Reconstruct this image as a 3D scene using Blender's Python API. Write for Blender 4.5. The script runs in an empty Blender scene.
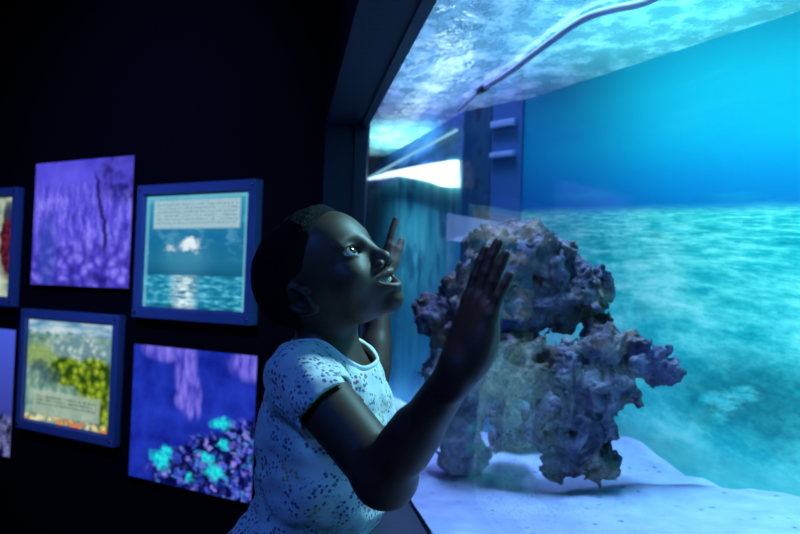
import bpy, bmesh, math, random
import numpy as np
from math import sin, cos, radians, pi, atan2, sqrt
from mathutils import Vector, Matrix

random.seed(4)
RNG = np.random.default_rng(7)
scene = bpy.context.scene
COL = scene.collection

# ------------------------------------------------------------------ camera
F = 850.0
CAM = np.array([0.0, 0.0, 1.05])
YAW, PIT, ROLL = radians(7.84), radians(1.55), radians(2.1)
cf = np.array([sin(YAW) * cos(PIT), cos(YAW) * cos(PIT), sin(PIT)])
r0 = np.array([cos(YAW), -sin(YAW), 0.0])
u0 = np.cross(r0, cf)
cr = cos(ROLL) * r0 + sin(ROLL) * u0
cu = cos(ROLL) * u0 - sin(ROLL) * r0


def ray(px, py):
    return cf + cr * (px - 400) / F + cu * (267 - py) / F


def at(px, py, d):
    """world point seen at a pixel, at a given depth"""
    return CAM + ray(px, py) * d


def on_plane(px, py, p0, n):
    d = ray(px, py)
    t = ((np.array(p0) - CAM) @ np.array(n)) / (d @ np.array(n))
    return CAM + d * t


cam_data = bpy.data.cameras.new('camera')
cam_data.lens = F / 800 * 36
cam_data.sensor_width = 36
cam_data.clip_start = 0.02
cam_data.dof.use_dof = True
cam_data.dof.focus_distance = 1.03
cam_data.dof.aperture_fstop = 6.5
cam = bpy.data.objects.new('camera', cam_data)
COL.objects.link(cam)
M = Matrix(((cr[0], cu[0], -cf[0], CAM[0]), (cr[1], cu[1], -cf[1], CAM[1]),
            (cr[2], cu[2], -cf[2], CAM[2]), (0, 0, 0, 1)))
cam.matrix_world = M
scene.camera = cam
scene.view_settings.view_transform = 'Standard'
scene.view_settings.look = 'None'
scene.view_settings.exposure = 0
scene.view_settings.gamma = 1
scene.cycles.use_denoising = True
scene.cycles.max_bounces = 8
scene.cycles.transparent_max_bounces = 12
scene.cycles.caustics_reflective = False
scene.cycles.caustics_refractive = False
scene.cycles.sample_clamp_indirect = 4
w = bpy.data.worlds.new('world')
scene.world = w
w.use_nodes = True
w.node_tree.nodes['Background'].inputs[0].default_value = (0.003, 0.004, 0.012, 1)
w.node_tree.nodes['Background'].inputs[1].default_value = 0.3


# ------------------------------------------------------------------ helpers
def tag(o, label=None, cat=None, group=None, kind=None):
    for k, v in (('label', label), ('category', cat), ('group', group), ('kind', kind)):
        if v:
            o[k] = v
    return o


def empty(name, loc, rz=0.0):
    o = bpy.data.objects.new(name, None)
    COL.objects.link(o)
    o.location = [float(a) for a in loc]
    o.rotation_euler = (0, 0, rz)
    o.empty_display_size = 0.05
    return o


def mesh_obj(name, verts, faces, mat=None, parent=None, smooth=False, loc=None):
    me = bpy.data.meshes.new(name)
    verts = np.asarray(verts, dtype=np.float32)
    faces = np.asarray(faces) if not isinstance(faces, list) else faces
    if isinstance(faces, np.ndarray):
        n, k = faces.shape
        me.vertices.add(len(verts))
        me.vertices.foreach_set('co', verts.ravel())
        me.loops.add(n * k)
        me.loops.foreach_set('vertex_index', faces.astype(np.int32).ravel())
        me.polygons.add(n)
        me.polygons.foreach_set('loop_start', np.arange(0, n * k, k, dtype=np.int32))
        me.update(calc_edges=True)
    else:
        me.from_pydata([tuple(map(float, v)) for v in verts], [], faces)
    me.validate()
    if smooth:
        me.polygons.foreach_set('use_smooth', [True] * len(me.polygons))
    if mat:
        me.materials.append(mat)
    o = bpy.data.objects.new(name, me)
    COL.objects.link(o)
    if parent:
        o.parent = parent
    if loc is not None:
        o.location = [float(a) for a in loc]
    return o


def bm_obj(name, bm, mat, parent=None, bevel=0.0, smooth=False, loc=None, rz=None):
    if bevel:
        bmesh.ops.bevel(bm, geom=list(bm.edges), offset=bevel, segments=2, affect='EDGES', profile=0.6)
    bmesh.ops.recalc_face_normals(bm, faces=bm.faces)
    me = bpy.data.meshes.new(name)
    bm.to_mesh(me)
    bm.free()
    if smooth:
        me.polygons.foreach_set('use_smooth', [True] * len(me.polygons))
    me.materials.append(mat)
    o = bpy.data.objects.new(name, me)
    COL.objects.link(o)
    if parent:
        o.parent = parent
    if loc is not None:
        o.location = [float(a) for a in loc]
    if rz is not None:
        o.rotation_euler = (0, 0, rz)
    return o


def add_box(bm, lo, hi):
    vs = [bm.verts.new((x, y, z)) for x in (lo[0], hi[0]) for y in (lo[1], hi[1]) for z in (lo[2], hi[2])]
    for f in ((0, 1, 3, 2), (4, 6, 7, 5), (0, 4, 5, 1), (2, 3, 7, 6), (0, 2, 6, 4), (1, 5, 7, 3)):
        bm.faces.new([vs[i] for i in f])


def add_prism(bm, pts, z0, z1):
    """vertical prism over a plan polygon"""
    a = [bm.verts.new((p[0], p[1], z0)) for p in pts]
    b = [bm.verts.new((p[0], p[1], z1)) for p in pts]
    n = len(pts)
    bm.faces.new(a[::-1])
    bm.faces.new(b)
    for i in range(n):
        bm.faces.new((a[i], a[(i + 1) % n], b[(i + 1) % n], b[i]))


def tube(name, pts, radii, mat, parent=None, segs=14, loc=None):
    """smooth tube through points"""
    pts = [Vector(p) for p in pts]
    verts, faces = [], []
    up = Vector((0, 0, 1))
    for i, p in enumerate(pts):
        t = (pts[min(i + 1, len(pts) - 1)] - pts[max(i - 1, 0)]).normalized()
        a = t.cross(up).normalized()
        b = t.cross(a)
        for k in range(segs):
            th = 2 * pi * k / segs
            verts.append(p + (a * cos(th) + b * sin(th)) * radii[i])
    for i in range(len(pts) - 1):
        for k in range(segs):
            faces.append((i * segs + k, i * segs + (k + 1) % segs, (i + 1) * segs + (k + 1) % segs, (i + 1) * segs + k))
    faces.append(tuple(range(segs))[::-1])
    faces.append(tuple((len(pts) - 1) * segs + k for k in range(segs)))
    return mesh_obj(name, verts, faces, mat, parent, True, loc)


def spline(pts, n):
    """Catmull-Rom through points"""
    pts = [np.array(p, float) for p in pts]
    P = [2 * pts[0] - pts[1]] + pts + [2 * pts[-1] - pts[-2]]
    out = []
    for i in range(1, len(P) - 2):
        for k in range(n):
            t = k / n
            a, b, c, d = P[i - 1], P[i], P[i + 1], P[i + 2]
            out.append(0.5 * (2 * b + (c - a) * t + (2 * a - 5 * b + 4 * c - d) * t * t + (3 * b - a - 3 * c + d) * t ** 3))
    out.append(pts[-1])
    return out


# ------------------------------------------------------------------ node helpers
class NT:
    def __init__(self, name):
        self.m = bpy.data.materials.new(name)
        self.m.use_nodes = True
        self.t = self.m.node_tree
        self.t.nodes.clear()
        self.out = self.t.nodes.new('ShaderNodeOutputMaterial')

    def n(self, kind, **kw):
        nd = self.t.nodes.new(kind)
        for k, v in kw.items():
            setattr(nd, k, v)
        return nd

    def put(self, sock, v):
        if v is None:
            return
        if hasattr(v, 'is_output'):
            self.t.links.new(v, sock)
        elif isinstance(v, (tuple, list)) and len(v) == 3 and sock.type == 'RGBA':
            sock.default_value = (*v, 1)
        else:
            sock.default_value = v

    def coord(self, which='Object'):
        return self.n('ShaderNodeTexCoord').outputs[which]

    def mapping(self, v, scale=(1, 1, 1), loc=(0, 0, 0), rot=(0, 0, 0)):
        nd = self.n('ShaderNodeMapping')
        self.put(nd.inputs['Vector'], v)
        nd.inputs['Scale'].default_value = scale
        nd.inputs['Location'].default_value = loc
        nd.inputs['Rotation'].default_value = rot
        return nd.outputs[0]

    def noise(self, v, scale=5, detail=4, rough=0.55, dist=0.0, out='Fac'):
        nd = self.n('ShaderNodeTexNoise')
        self.put(nd.inputs['Vector'], v)
        nd.inputs['Scale'].default_value = scale
        nd.inputs['Detail'].default_value = detail
        nd.inputs['Roughness'].default_value = rough
        nd.inputs['Distortion'].default_value = dist
        return nd.outputs[out]

    def voro(self, v, scale=5, feature='F1', out='Distance', rnd=1.0):
        nd = self.n('ShaderNodeTexVoronoi', feature=feature)
        self.put(nd.inputs['Vector'], v)
        nd.inputs['Scale'].default_value = scale
        nd.inputs['Randomness'].default_value = rnd
        return nd.outputs[out]

    def wave(self, v, scale=5, dist=1.0, detail=2, dscale=1.0, direction='X', kind='BANDS'):
        nd = self.n('ShaderNodeTexWave', wave_type=kind)
        if kind == 'BANDS':
            nd.bands_direction = direction
        self.put(nd.inputs['Vector'], v)
        nd.inputs['Scale'].default_value = scale
        nd.inputs['Distortion'].default_value = dist
        nd.inputs['Detail'].default_value = detail
        nd.inputs['Detail Scale'].default_value = dscale
        return nd.outputs['Fac']

    def ramp(self, v, stops, interp='LINEAR'):
        nd = self.n('ShaderNodeValToRGB')
        self.put(nd.inputs[0], v)
        cr_ = nd.color_ramp
        cr_.interpolation = interp
        while len(cr_.elements) < len(stops):
            cr_.elements.new(0.5)
        for e, (p, c) in zip(cr_.elements, stops):
            e.position = p
            if isinstance(c, (int, float)):
                c = (c, c, c)
            e.color = (*c, 1)
        return nd.outputs[0]

    def math(self, op, a, b=None, clamp=False, c=None):
        nd = self.n('ShaderNodeMath', operation=op, use_clamp=clamp)
        self.put(nd.inputs[0], a)
        self.put(nd.inputs[1], b)
        if c is not None:
            self.put(nd.inputs[2], c)
        return nd.outputs[0]

    def mix(self, fac, a, b, blend='MIX'):
        nd = self.n('ShaderNodeMix', data_type='RGBA', blend_type=blend)
        self.put(nd.inputs[0], fac)
        self.put(nd.inputs[6], a)
        self.put(nd.inputs[7], b)
        return nd.outputs[2]

    def xyz(self, v):
        nd = self.n('ShaderNodeSeparateXYZ')
        self.put(nd.inputs[0], v)
        return nd.outputs

    def vec(self, x, y, z=0.0):
        nd = self.n('ShaderNodeCombineXYZ')
        for i, a in enumerate((x, y, z)):
            self.put(nd.inputs[i], a)
        return nd.outputs[0]

    def warp(self, v, scale, amt):
        """add noise to a coordinate"""
        c = self.noise(v, scale, 3, out='Color')
        s = self.n('ShaderNodeVectorMath', operation='SUBTRACT')
        self.put(s.inputs[0], c)
        s.inputs[1].default_value = (0.5, 0.5, 0.5)
        m = self.n('ShaderNodeVectorMath', operation='MULTIPLY_ADD')
        self.put(m.inputs[0], s.outputs[0])
        m.inputs[1].default_value = (amt, amt, amt)
        self.put(m.inputs[2], v)
        return m.outputs[0]

    def blob(self, u, v, cx, cy, rx, ry, soft=0.3):
        """soft ellipse mask in (u, v)"""
        a = self.math('MULTIPLY', self.math('SUBTRACT', u, cx), 1 / rx)
        b = self.math('MULTIPLY', self.math('SUBTRACT', v, cy), 1 / ry)
        d = self.math('SQRT', self.math('ADD', self.math('MULTIPLY', a, a), self.math('MULTIPLY', b, b)))
        mr = self.n('ShaderNodeMapRange', interpolation_type='SMOOTHSTEP')
        self.put(mr.inputs[0], d)
        mr.inputs[1].default_value = 1 + soft
        mr.inputs[2].default_value = 1 - soft
        return mr.outputs[0]

    def step(self, x, a, b):
        mr = self.n('ShaderNodeMapRange', interpolation_type='SMOOTHSTEP')
        self.put(mr.inputs[0], x)
        mr.inputs[1].default_value = a
        mr.inputs[2].default_value = b
        return mr.outputs[0]

    def box(self, u, v, u0_, u1_, v0_, v1_, s=0.01):
        m = self.math('MULTIPLY', self.step(u, u0_ - s, u0_ + s), self.step(u, u1_ + s, u1_ - s))
        n_ = self.math('MULTIPLY', self.step(v, v0_ - s, v0_ + s), self.step(v, v1_ + s, v1_ - s))
        return self.math('MULTIPLY', m, n_)

    def bsdf(self, color, rough=0.6, spec=0.5, metal=0.0, normal=None, sss=0.0):
        b = self.n('ShaderNodeBsdfPrincipled')
        self.put(b.inputs['Base Color'], color)
        self.put(b.inputs['Roughness'], rough)
        b.inputs['Specular IOR Level'].default_value = spec
        b.inputs['Metallic'].default_value = metal
        if normal is not None:
            self.put(b.inputs['Normal'], normal)
        return b

    def bump(self, h, strength=0.3, dist=0.01, normal=None):
        b = self.n('ShaderNodeBump')
        self.put(b.inputs['Height'], h)
        b.inputs['Strength'].default_value = strength
        b.inputs['Distance'].default_value = dist
        if normal is not None:
            self.put(b.inputs['Normal'], normal)
        return b.outputs[0]

    def done(self, shader):
        if hasattr(shader, 'outputs'):
            shader = shader.outputs[0]
        self.t.links.new(shader, self.out.inputs[0])
        return self.m

    def emit(self, color, strength):
        e = self.n('ShaderNodeEmission')
        self.put(e.inputs[0], color)
        self.put(e.inputs[1], strength)
        return self.done(e)


def simple(name, color, rough=0.6, spec=0.5, metal=0.0, bump_scale=None, bump=0.1):
    t = NT(name)
    nrm = None
    if bump_scale:
        nrm = t.bump(t.noise(t.coord(), bump_scale, 4), bump, 0.005)
    return t.done(t.bsdf(color, rough, spec, metal, nrm))


def srgb(r, g, b):
    f = lambda c: (c / 255 / 12.92) if c / 255 <= 0.04045 else ((c / 255 + 0.055) / 1.055) ** 2.4
    return (f(r), f(g), f(b))


# ------------------------------------------------------------------ signed distance modelling
def smin(a, b, k):
    h = np.clip(0.5 + 0.5 * (b - a) / k, 0, 1)
    return b + (a - b) * h - k * h * (1 - h)


def smax(a, b, k):
    return -smin(-a, -b, k)


def d_sph(p, c, r):
    return np.linalg.norm(p - np.array(c), axis=1) - r


def d_ell(p, c, r, R=None):
    q = p - np.array(c)
    if R is not None:
        q = q @ R
    r = np.array(r)
    k0 = np.linalg.norm(q / r, axis=1)
    k1 = np.linalg.norm(q / (r * r), axis=1) + 1e-9
    return k0 * (k0 - 1) / k1


def d_cap(p, a, b, ra, rb=None):
    rb = ra if rb is None else rb
    a = np.array(a, float)
    b = np.array(b, float)
    ba = b - a
    h = np.clip(((p - a) @ ba) / (ba @ ba), 0, 1)
    return np.linalg.norm(p - a - h[:, None] * ba, axis=1) - (ra + (rb - ra) * h)


_perm = np.random.default_rng(3).permutation(256)
_perm = np.concatenate([_perm, _perm, _perm])
_g = np.random.default_rng(5).normal(size=(256, 3))
_g /= np.linalg.norm(_g, axis=1)[:, None]


def perlin(p):
    i = np.floor(p).astype(int)
    f = p - i
    i &= 255
    u = f * f * f * (f * (f * 6 - 15) + 10)
    res = 0
    for dx in (0, 1):
        wx = u[:, 0] if dx else 1 - u[:, 0]
        for dy in (0, 1):
            wy = u[:, 1] if dy else 1 - u[:, 1]
            for dz in (0, 1):
                wz = u[:, 2] if dz else 1 - u[:, 2]
                h = _perm[_perm[_perm[(i[:, 0] + dx) & 255] + ((i[:, 1] + dy) & 255)] + ((i[:, 2] + dz) & 255)]
                g = _g[h]
                res = res + wx * wy * wz * (g[:, 0] * (f[:, 0] - dx) + g[:, 1] * (f[:, 1] - dy) + g[:, 2] * (f[:, 2] - dz))
    return res


def mesh_sdf(fn, lo, hi, h, slack=1.6):
    """surface-nets mesh of fn = 0, evaluated only in blocks near the surface"""
    B = 10
    lo = np.array(lo, float)
    nb = np.ceil((np.array(hi) - lo) / (h * B)).astype(int) + 1
    g = np.stack(np.meshgrid(*[np.arange(n) for n in nb], indexing='ij'), -1).reshape(-1, 3)
    cen = lo + (g + 0.5) * B * h
    d = np.concatenate([fn(cen[i:i + 200000]) for i in range(0, len(cen), 200000)])
    g = g[np.abs(d) < B * h * 0.87 * slack]
    N = nb * B + 2
    off = np.stack(np.meshgrid(*[np.arange(B + 1)] * 3, indexing='ij'), -1).reshape(-1, 3)
    cid, cpos, quads = [], [], []
    S = (B + 1)
    for s in range(0, len(g), 150):
        gb = g[s:s + 150]
        idx = gb[:, None, :] * B + off[None]
        val = fn((lo + idx.reshape(-1, 3) * h)).reshape(len(gb), S, S, S)
        inside = val < 0
        keep = inside.any(axis=(1, 2, 3)) & (~inside).any(axis=(1, 2, 3))
        gb, val, inside = gb[keep], val[keep], inside[keep]
        if not len(gb):
            continue
        acc = np.zeros((len(gb), B, B, B, 3))
        cnt = np.zeros((len(gb), B, B, B))
        for ax in range(3):
            o1, o2 = [a for a in range(3) if a != ax]
            sl0 = [slice(None)] * 4
            sl1 = [slice(None)] * 4
            sl0[ax + 1] = slice(0, B)
            sl1[ax + 1] = slice(1, B + 1)
            a, b = val[tuple(sl0)], val[tuple(sl1)]
            cross = (a < 0) != (b < 0)
            t = np.where(cross, a / np.where(cross, a - b, 1), 0)
            for e1 in (0, 1):
                for e2 in (0, 1):
                    s2 = [slice(None)] * 4
                    s2[o1 + 1] = slice(e1, B + e1)
                    s2[o2 + 1] = slice(e2, B + e2)
                    cc, tt = cross[tuple(s2)], t[tuple(s2)]
                    acc[..., ax] += np.where(cc, tt, 0)
                    acc[..., o1] += np.where(cc, e1, 0)
                    acc[..., o2] += np.where(cc, e2, 0)
                    cnt += cc
            # quads for edges owned by this block
            s3 = [slice(None)] * 4
            s3[o1 + 1] = slice(0, B)
            s3[o2 + 1] = slice(0, B)
            w_ = np.argwhere(cross[tuple(s3)])
            if len(w_):
                base = gb[w_[:, 0]] * B + w_[:, 1:]
                flip = inside[w_[:, 0], w_[:, 1], w_[:, 2], w_[:, 3]]
                q = []
                for (i1, i2) in ((0, 0), (-1, 0), (-1, -1), (0, -1)):
                    c = base.copy()
                    c[:, o1] += i1
                    c[:, o2] += i2
                    q.append((c[:, 0] * N[1] + c[:, 1]) * N[2] + c[:, 2])
                q = np.stack(q, 1)
                if ax == 1:
                    flip = ~flip
                q[~flip] = q[~flip][:, ::-1]
                quads.append(q)
        m = np.argwhere(cnt > 0)
        c = gb[m[:, 0]] * B + m[:, 1:]
        cid.append((c[:, 0] * N[1] + c[:, 1]) * N[2] + c[:, 2])
        k = (m[:, 0], m[:, 1], m[:, 2], m[:, 3])
        cpos.append(lo + (c + acc[k] / cnt[k][:, None]) * h)
    cid = np.concatenate(cid)
    cpos = np.concatenate(cpos)
    quads = np.concatenate(quads)
    o = np.argsort(cid)
    cid, cpos = cid[o], cpos[o]
    j = np.clip(np.searchsorted(cid, quads), 0, len(cid) - 1)
    ok = (cid[j] == quads).all(axis=1)
    j = j[ok]
    used = np.unique(j)
    return cpos[used], np.searchsorted(used, j)


def largest_piece(V, F):
    """drop loose crumbs: keep the biggest connected piece"""
    lab = np.arange(len(V))
    while True:
        m = lab[F].min(axis=1)
        new = lab.copy()
        for k in range(4):
            np.minimum.at(new, F[:, k], m)
        new = new[new]
        if (new == lab).all():
            break
        lab = new
    ids, cnt = np.unique(lab, return_counts=True)
    keep = lab == ids[np.argmax(cnt)]
    F = F[keep[F[:, 0]]]
    idx = np.cumsum(keep) - 1
    return V[keep], idx[F]


# ------------------------------------------------------------------ layout constants
ZW0, ZW1 = 0.7117, 1.496          # window sill and head
XW, XG = 0.10, 0.215             # room face of the window wall, room face of the glass
YE = 2.312                       # far end of the window
YN = -0.70                       # near end of the window
ZWATER = 1.585
ZC = 2.60
MP = np.array([0.765, 1.877])    # a point of the tank's back wall, in plan


def back_x(y):
    return MP[0] - 0.33 * (y - MP[1])


BN = np.array([1, 0.33, 0.0]) / sqrt(1 + 0.33 ** 2)
BP = np.array([MP[0], MP[1], 1.0])
WD = np.array([-0.743, 0.669, 0.0])                    # display wall runs this way from the corner
WN = np.array([-0.669, -0.743, 0.0])                   # its room side
# ------------------------------------------------------------------ the room
m_wall = simple('matte_navy_wall_paint', (0.010, 0.013, 0.035), 0.55, 0.4, bump_scale=60, bump=0.15)
m_dark = simple('black_display_wall_paint', (0.004, 0.0045, 0.009), 0.75, 0.2, bump_scale=80, bump=0.1)
m_floor = simple('dark_carpet_floor', (0.012, 0.013, 0.02), 0.9, 0.2, bump_scale=300, bump=0.4)
m_ceil = simple('black_ceiling_paint', (0.004, 0.004, 0.007), 0.9, 0.1)
m_trim = simple('navy_window_trim', (0.006, 0.010, 0.036), 0.45, 0.5, bump_scale=90, bump=0.12)

X0, Y0, Y1 = -3.6, -1.5, 5.6
bm = bmesh.new(); add_box(bm, (X0 - .1, Y0 - .1, -.1), (XG + 1.6, Y1 + .1, 0)); tag(bm_obj('floor', bm, m_floor), kind='structure')
bm = bmesh.new(); add_box(bm, (X0 - .1, Y0 - .1, ZC), (XG + 1.6, Y1 + .1, ZC + .1)); tag(bm_obj('ceiling', bm, m_ceil), kind='structure')
bm = bmesh.new(); add_box(bm, (X0 - .1, Y0, 0), (X0, Y1, ZC)); tag(bm_obj('wall_left', bm, m_dark), kind='structure')
bm = bmesh.new(); add_box(bm, (X0, Y0 - .1, 0), (XG + 1.6, Y0, ZC)); tag(bm_obj('wall_near', bm, m_dark), kind='structure')
# window wall: below the sill, above the head, the far post and the near post
bm = bmesh.new()
add_box(bm, (XW, Y0, 0), (XG, YE + .10, ZW0 - .02))
add_box(bm, (XW, Y0, ZW1), (XG, YE + .10, ZC))
add_box(bm, (XW, Y0, ZW0 - .02), (XG + .02, YN, ZW1))
add_prism(bm, [(XW, YE), (XG, YE), (XG, YE + .14), (XW, YE + .10)], ZW0 - .02, ZW1)
tag(bm_obj('wall_right', bm, m_wall), kind='structure')
# sill board and inner steps of the window reveal
bm = bmesh.new(); add_box(bm, (XW - .012, YN, ZW0 - .02), (XG, YE, ZW0)); tag(bm_obj('trim_1', bm, m_trim, bevel=.002), kind='structure')
bm = bmesh.new()
add_box(bm, (XG - .035, YE - .006, ZW0), (XG, YE, ZW1))
tag(bm_obj('trim_2', bm, m_trim), kind='structure')
bm = bmesh.new()
add_box(bm, (XG - .022, YN, ZW1 - .006), (XG, YE - .006, ZW1))
tag(bm_obj('trim_3', bm, m_trim), kind='structure')
# display wall from the corner outwards
c0 = np.array([XW, YE, 0])
t1 = 5.0
bm = bmesh.new()
pts = [c0, c0 + WD * t1, c0 + WD * t1 - WN * .1, c0 - WN * .1 + WD * .0]
add_prism(bm, [p[:2] for p in pts], 0, ZC)
tag(bm_obj('wall_far', bm, m_dark), kind='structure')

# the acrylic pane
t = NT('clear_acrylic')
lw = t.n('ShaderNodeLayerWeight'); lw.inputs['Blend'].default_value = 0.5
fr = t.math('POWER', lw.outputs['Facing'], 4.0)
fac = t.math('MULTIPLY_ADD', fr, 0.34, c=0.015)
tr = t.n('ShaderNodeBsdfTransparent'); tr.inputs[0].default_value = (0.95, 0.985, 1, 1)
gl = t.n('ShaderNodeBsdfGlossy'); gl.inputs['Roughness'].default_value = 0.02
mx = t.n('ShaderNodeMixShader'); t.put(mx.inputs[0], fac)
t.t.links.new(tr.outputs[0], mx.inputs[1]); t.t.links.new(gl.outputs[0], mx.inputs[2])
m_glass = t.done(mx)
bm = bmesh.new(); add_box(bm, (XG + .0005, YN, ZW0 - .03), (XG + .02, YE + .12, ZW1 + .05))
tag(bm_obj('window_1', bm, m_glass), kind='structure')


# ------------------------------------------------------------------ lit displays on the far wall
m_frame = simple('blue_grey_metal_frame', (0.16, 0.28, 0.62), 0.35, 0.6, bump_scale=40, bump=0.05)
m_case = simple('black_lightbox_case', (0.006, 0.006, 0.01), 0.5, 0.3)
RZ_D = atan2(-WD[1], -WD[0])       # local X runs towards the window (right in view), local Y into the wall
RX = -WD


def picture_purple():
    t = NT('purple_coral_picture')
    g = t.coord('Generated'); s = t.xyz(g); u, v = s[0], s[2]
    gw = t.warp(g, 5, .12)
    st = t.noise(t.mapping(gw, (14, 1, 4)), 1.0, 5, .7)
    base = t.ramp(st, [(.3, srgb(34, 30, 150)), (.5, srgb(92, 84, 222)), (.68, srgb(150, 140, 255))])
    top = t.ramp(t.noise(g, 3, 2), [(.3, srgb(60, 55, 190)), (.7, srgb(98, 90, 235))])
    edge = t.math('ADD', v, t.math('MULTIPLY', t.math('SUBTRACT', t.noise(g, 6, 3), .5), .5))
    c = t.mix(t.step(edge, .66, .86), base, top)
    low = t.voro(t.mapping(gw, (11, 1, 14)), 1.0)
    cl = t.ramp(low, [(.1, srgb(150, 138, 255)), (.55, srgb(64, 52, 190)), (.9, srgb(20, 18, 110))])
    c = t.mix(t.math('MULTIPLY', t.step(edge, .42, .2), .75), c, cl)
    sh = t.blob(u, v, .17, .22, .1, .34, .5)
    c = t.mix(t.math('MULTIPLY', sh, .6), c, srgb(40, 70, 170))
    # dark stem and branching shadow
    uu = t.math('ADD', u, t.math('MULTIPLY', t.math('SUBTRACT', t.noise(t.mapping(g, (1, 1, 9)), 1.0, 3), .5), .13))
    line = t.math('ADD', t.math('MULTIPLY', v, -.22), .84)
    dd = t.math('ABSOLUTE', t.math('SUBTRACT', uu, line))
    ln = t.math('MULTIPLY', t.step(dd, .03, .006), t.math('MULTIPLY', t.step(v, .22, .34), t.step(v, .95, .8)))
    c = t.mix(t.math('MULTIPLY', ln, .9), c, srgb(18, 14, 80))
    a1 = t.blob(uu, v, .95, .86, .27, .2, .25); a2 = t.blob(uu, v, 1.0, .97, .17, .14, .4)
    rg = t.math('MULTIPLY', a1, t.math('SUBTRACT', 1.0, t.math('MULTIPLY', a2, .5)))
    nz = t.step(t.noise(g, 14, 4), .38, .62)
    c = t.mix(t.math('MULTIPLY', rg, t.math('MULTIPLY_ADD', nz, .5, c=.35)), c, srgb(22, 18, 100))
    return t.emit(c, 1.0)


def text_lines(t, u, v, u0_, u1_, v0_, v1_, rows, dens=60):
    """rows of tiny illegible print as in the photograph"""
    bx = t.box(u, v, u0_, u1_, v0_, v1_, .004)
    row = t.math('FRACT', t.math('MULTIPLY', t.math('SUBTRACT', v, v0_), rows / (v1_ - v0_)))
    rm = t.math('MULTIPLY', t.step(row, .2, .35), t.step(row, .85, .7))
    ri = t.math('FLOOR', t.math('MULTIPLY', t.math('SUBTRACT', v, v0_), rows / (v1_ - v0_)))
    n_ = t.noise(t.vec(t.math('MULTIPLY', u, dens), t.math('MULTIPLY', ri, 7.3)), 1.0, 2)
    return t.math('MULTIPLY', bx, t.math('MULTIPLY', rm, t.step(n_, .42, .55)))


def picture_ocean():
    t = NT('ocean_sunset_picture')
    g = t.coord('Generated'); s = t.xyz(g); u, v = s[0], s[2]
    sky = t.ramp(v, [(.30, srgb(20, 92, 128)), (.42, srgb(28, 112, 150)), (.62, srgb(22, 108, 156)), (.95, srgb(50, 150, 180))])
    cn = t.noise(t.mapping(g, (5, 1, 9)), 1.0, 5, .65)
    cm = t.math('MULTIPLY', t.math('MULTIPLY', t.step(cn, .48, .62), t.step(v, .40, .5)), .35)
    c = t.mix(cm, sky, srgb(110, 190, 215))
    gc_ = t.warp(g, 13, .16); gx = t.xyz(gc_)
    cb = t.math('ADD', t.blob(gx[0], gx[2], .46, .575, .085, .045, .5), t.blob(gx[0], gx[2], .40, .53, .15, .022, .6))
    cb = t.math('MULTIPLY', cb, t.step(cn, .38, .52), clamp=True)
    c = t.mix(cb, c, srgb(245, 252, 255))
    ray_ = t.math('MULTIPLY', t.blob(u, v, .42, .45, .2, .16, .7), .3)
    c = t.mix(ray_, c, srgb(90, 170, 200))
    wv = t.noise(t.mapping(g, (9, 1, 40)), 1.0, 4, .6)
    sea = t.ramp(wv, [(.3, srgb(12, 84, 120)), (.5, srgb(30, 138, 175)), (.68, srgb(110, 210, 230))])
    gl_ = t.math('MULTIPLY', t.step(t.math('ABSOLUTE', t.math('SUBTRACT', u, .42)), .17, .0), t.step(wv, .35, .6))
    sea = t.mix(gl_, sea, srgb(225, 248, 250))
    low = t.step(t.math('ADD', v, t.math('MULTIPLY', wv, .06)), .09, .04)
    sea = t.mix(t.math('MULTIPLY', low, .6), sea, srgb(10, 60, 80))
    c = t.mix(t.step(v, .305, .29), c, sea)
    # paler border strip inside the picture and the text plate at its top
    ib = t.box(u, v, .045, .955, .0, .955, .006)
    c = t.mix(t.math('MULTIPLY', t.math('SUBTRACT', 1.0, ib), .55), c, srgb(120, 200, 215))
    tb = t.box(u, v, .09, .915, .70, .945, .012)
    plate = t.mix(t.step(t.noise(g, 60, 3), .3, .7), srgb(148, 184, 198), srgb(176, 206, 216))
    c = t.mix(t.math('MULTIPLY', tb, .93), c, plate)
    tx = text_lines(t, u, v, .12, .89, .73, .92, 6, 90)
    c = t.mix(t.math('MULTIPLY', tx, .45), c, srgb(60, 95, 115))
    return t.emit(c, 1.0)


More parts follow.
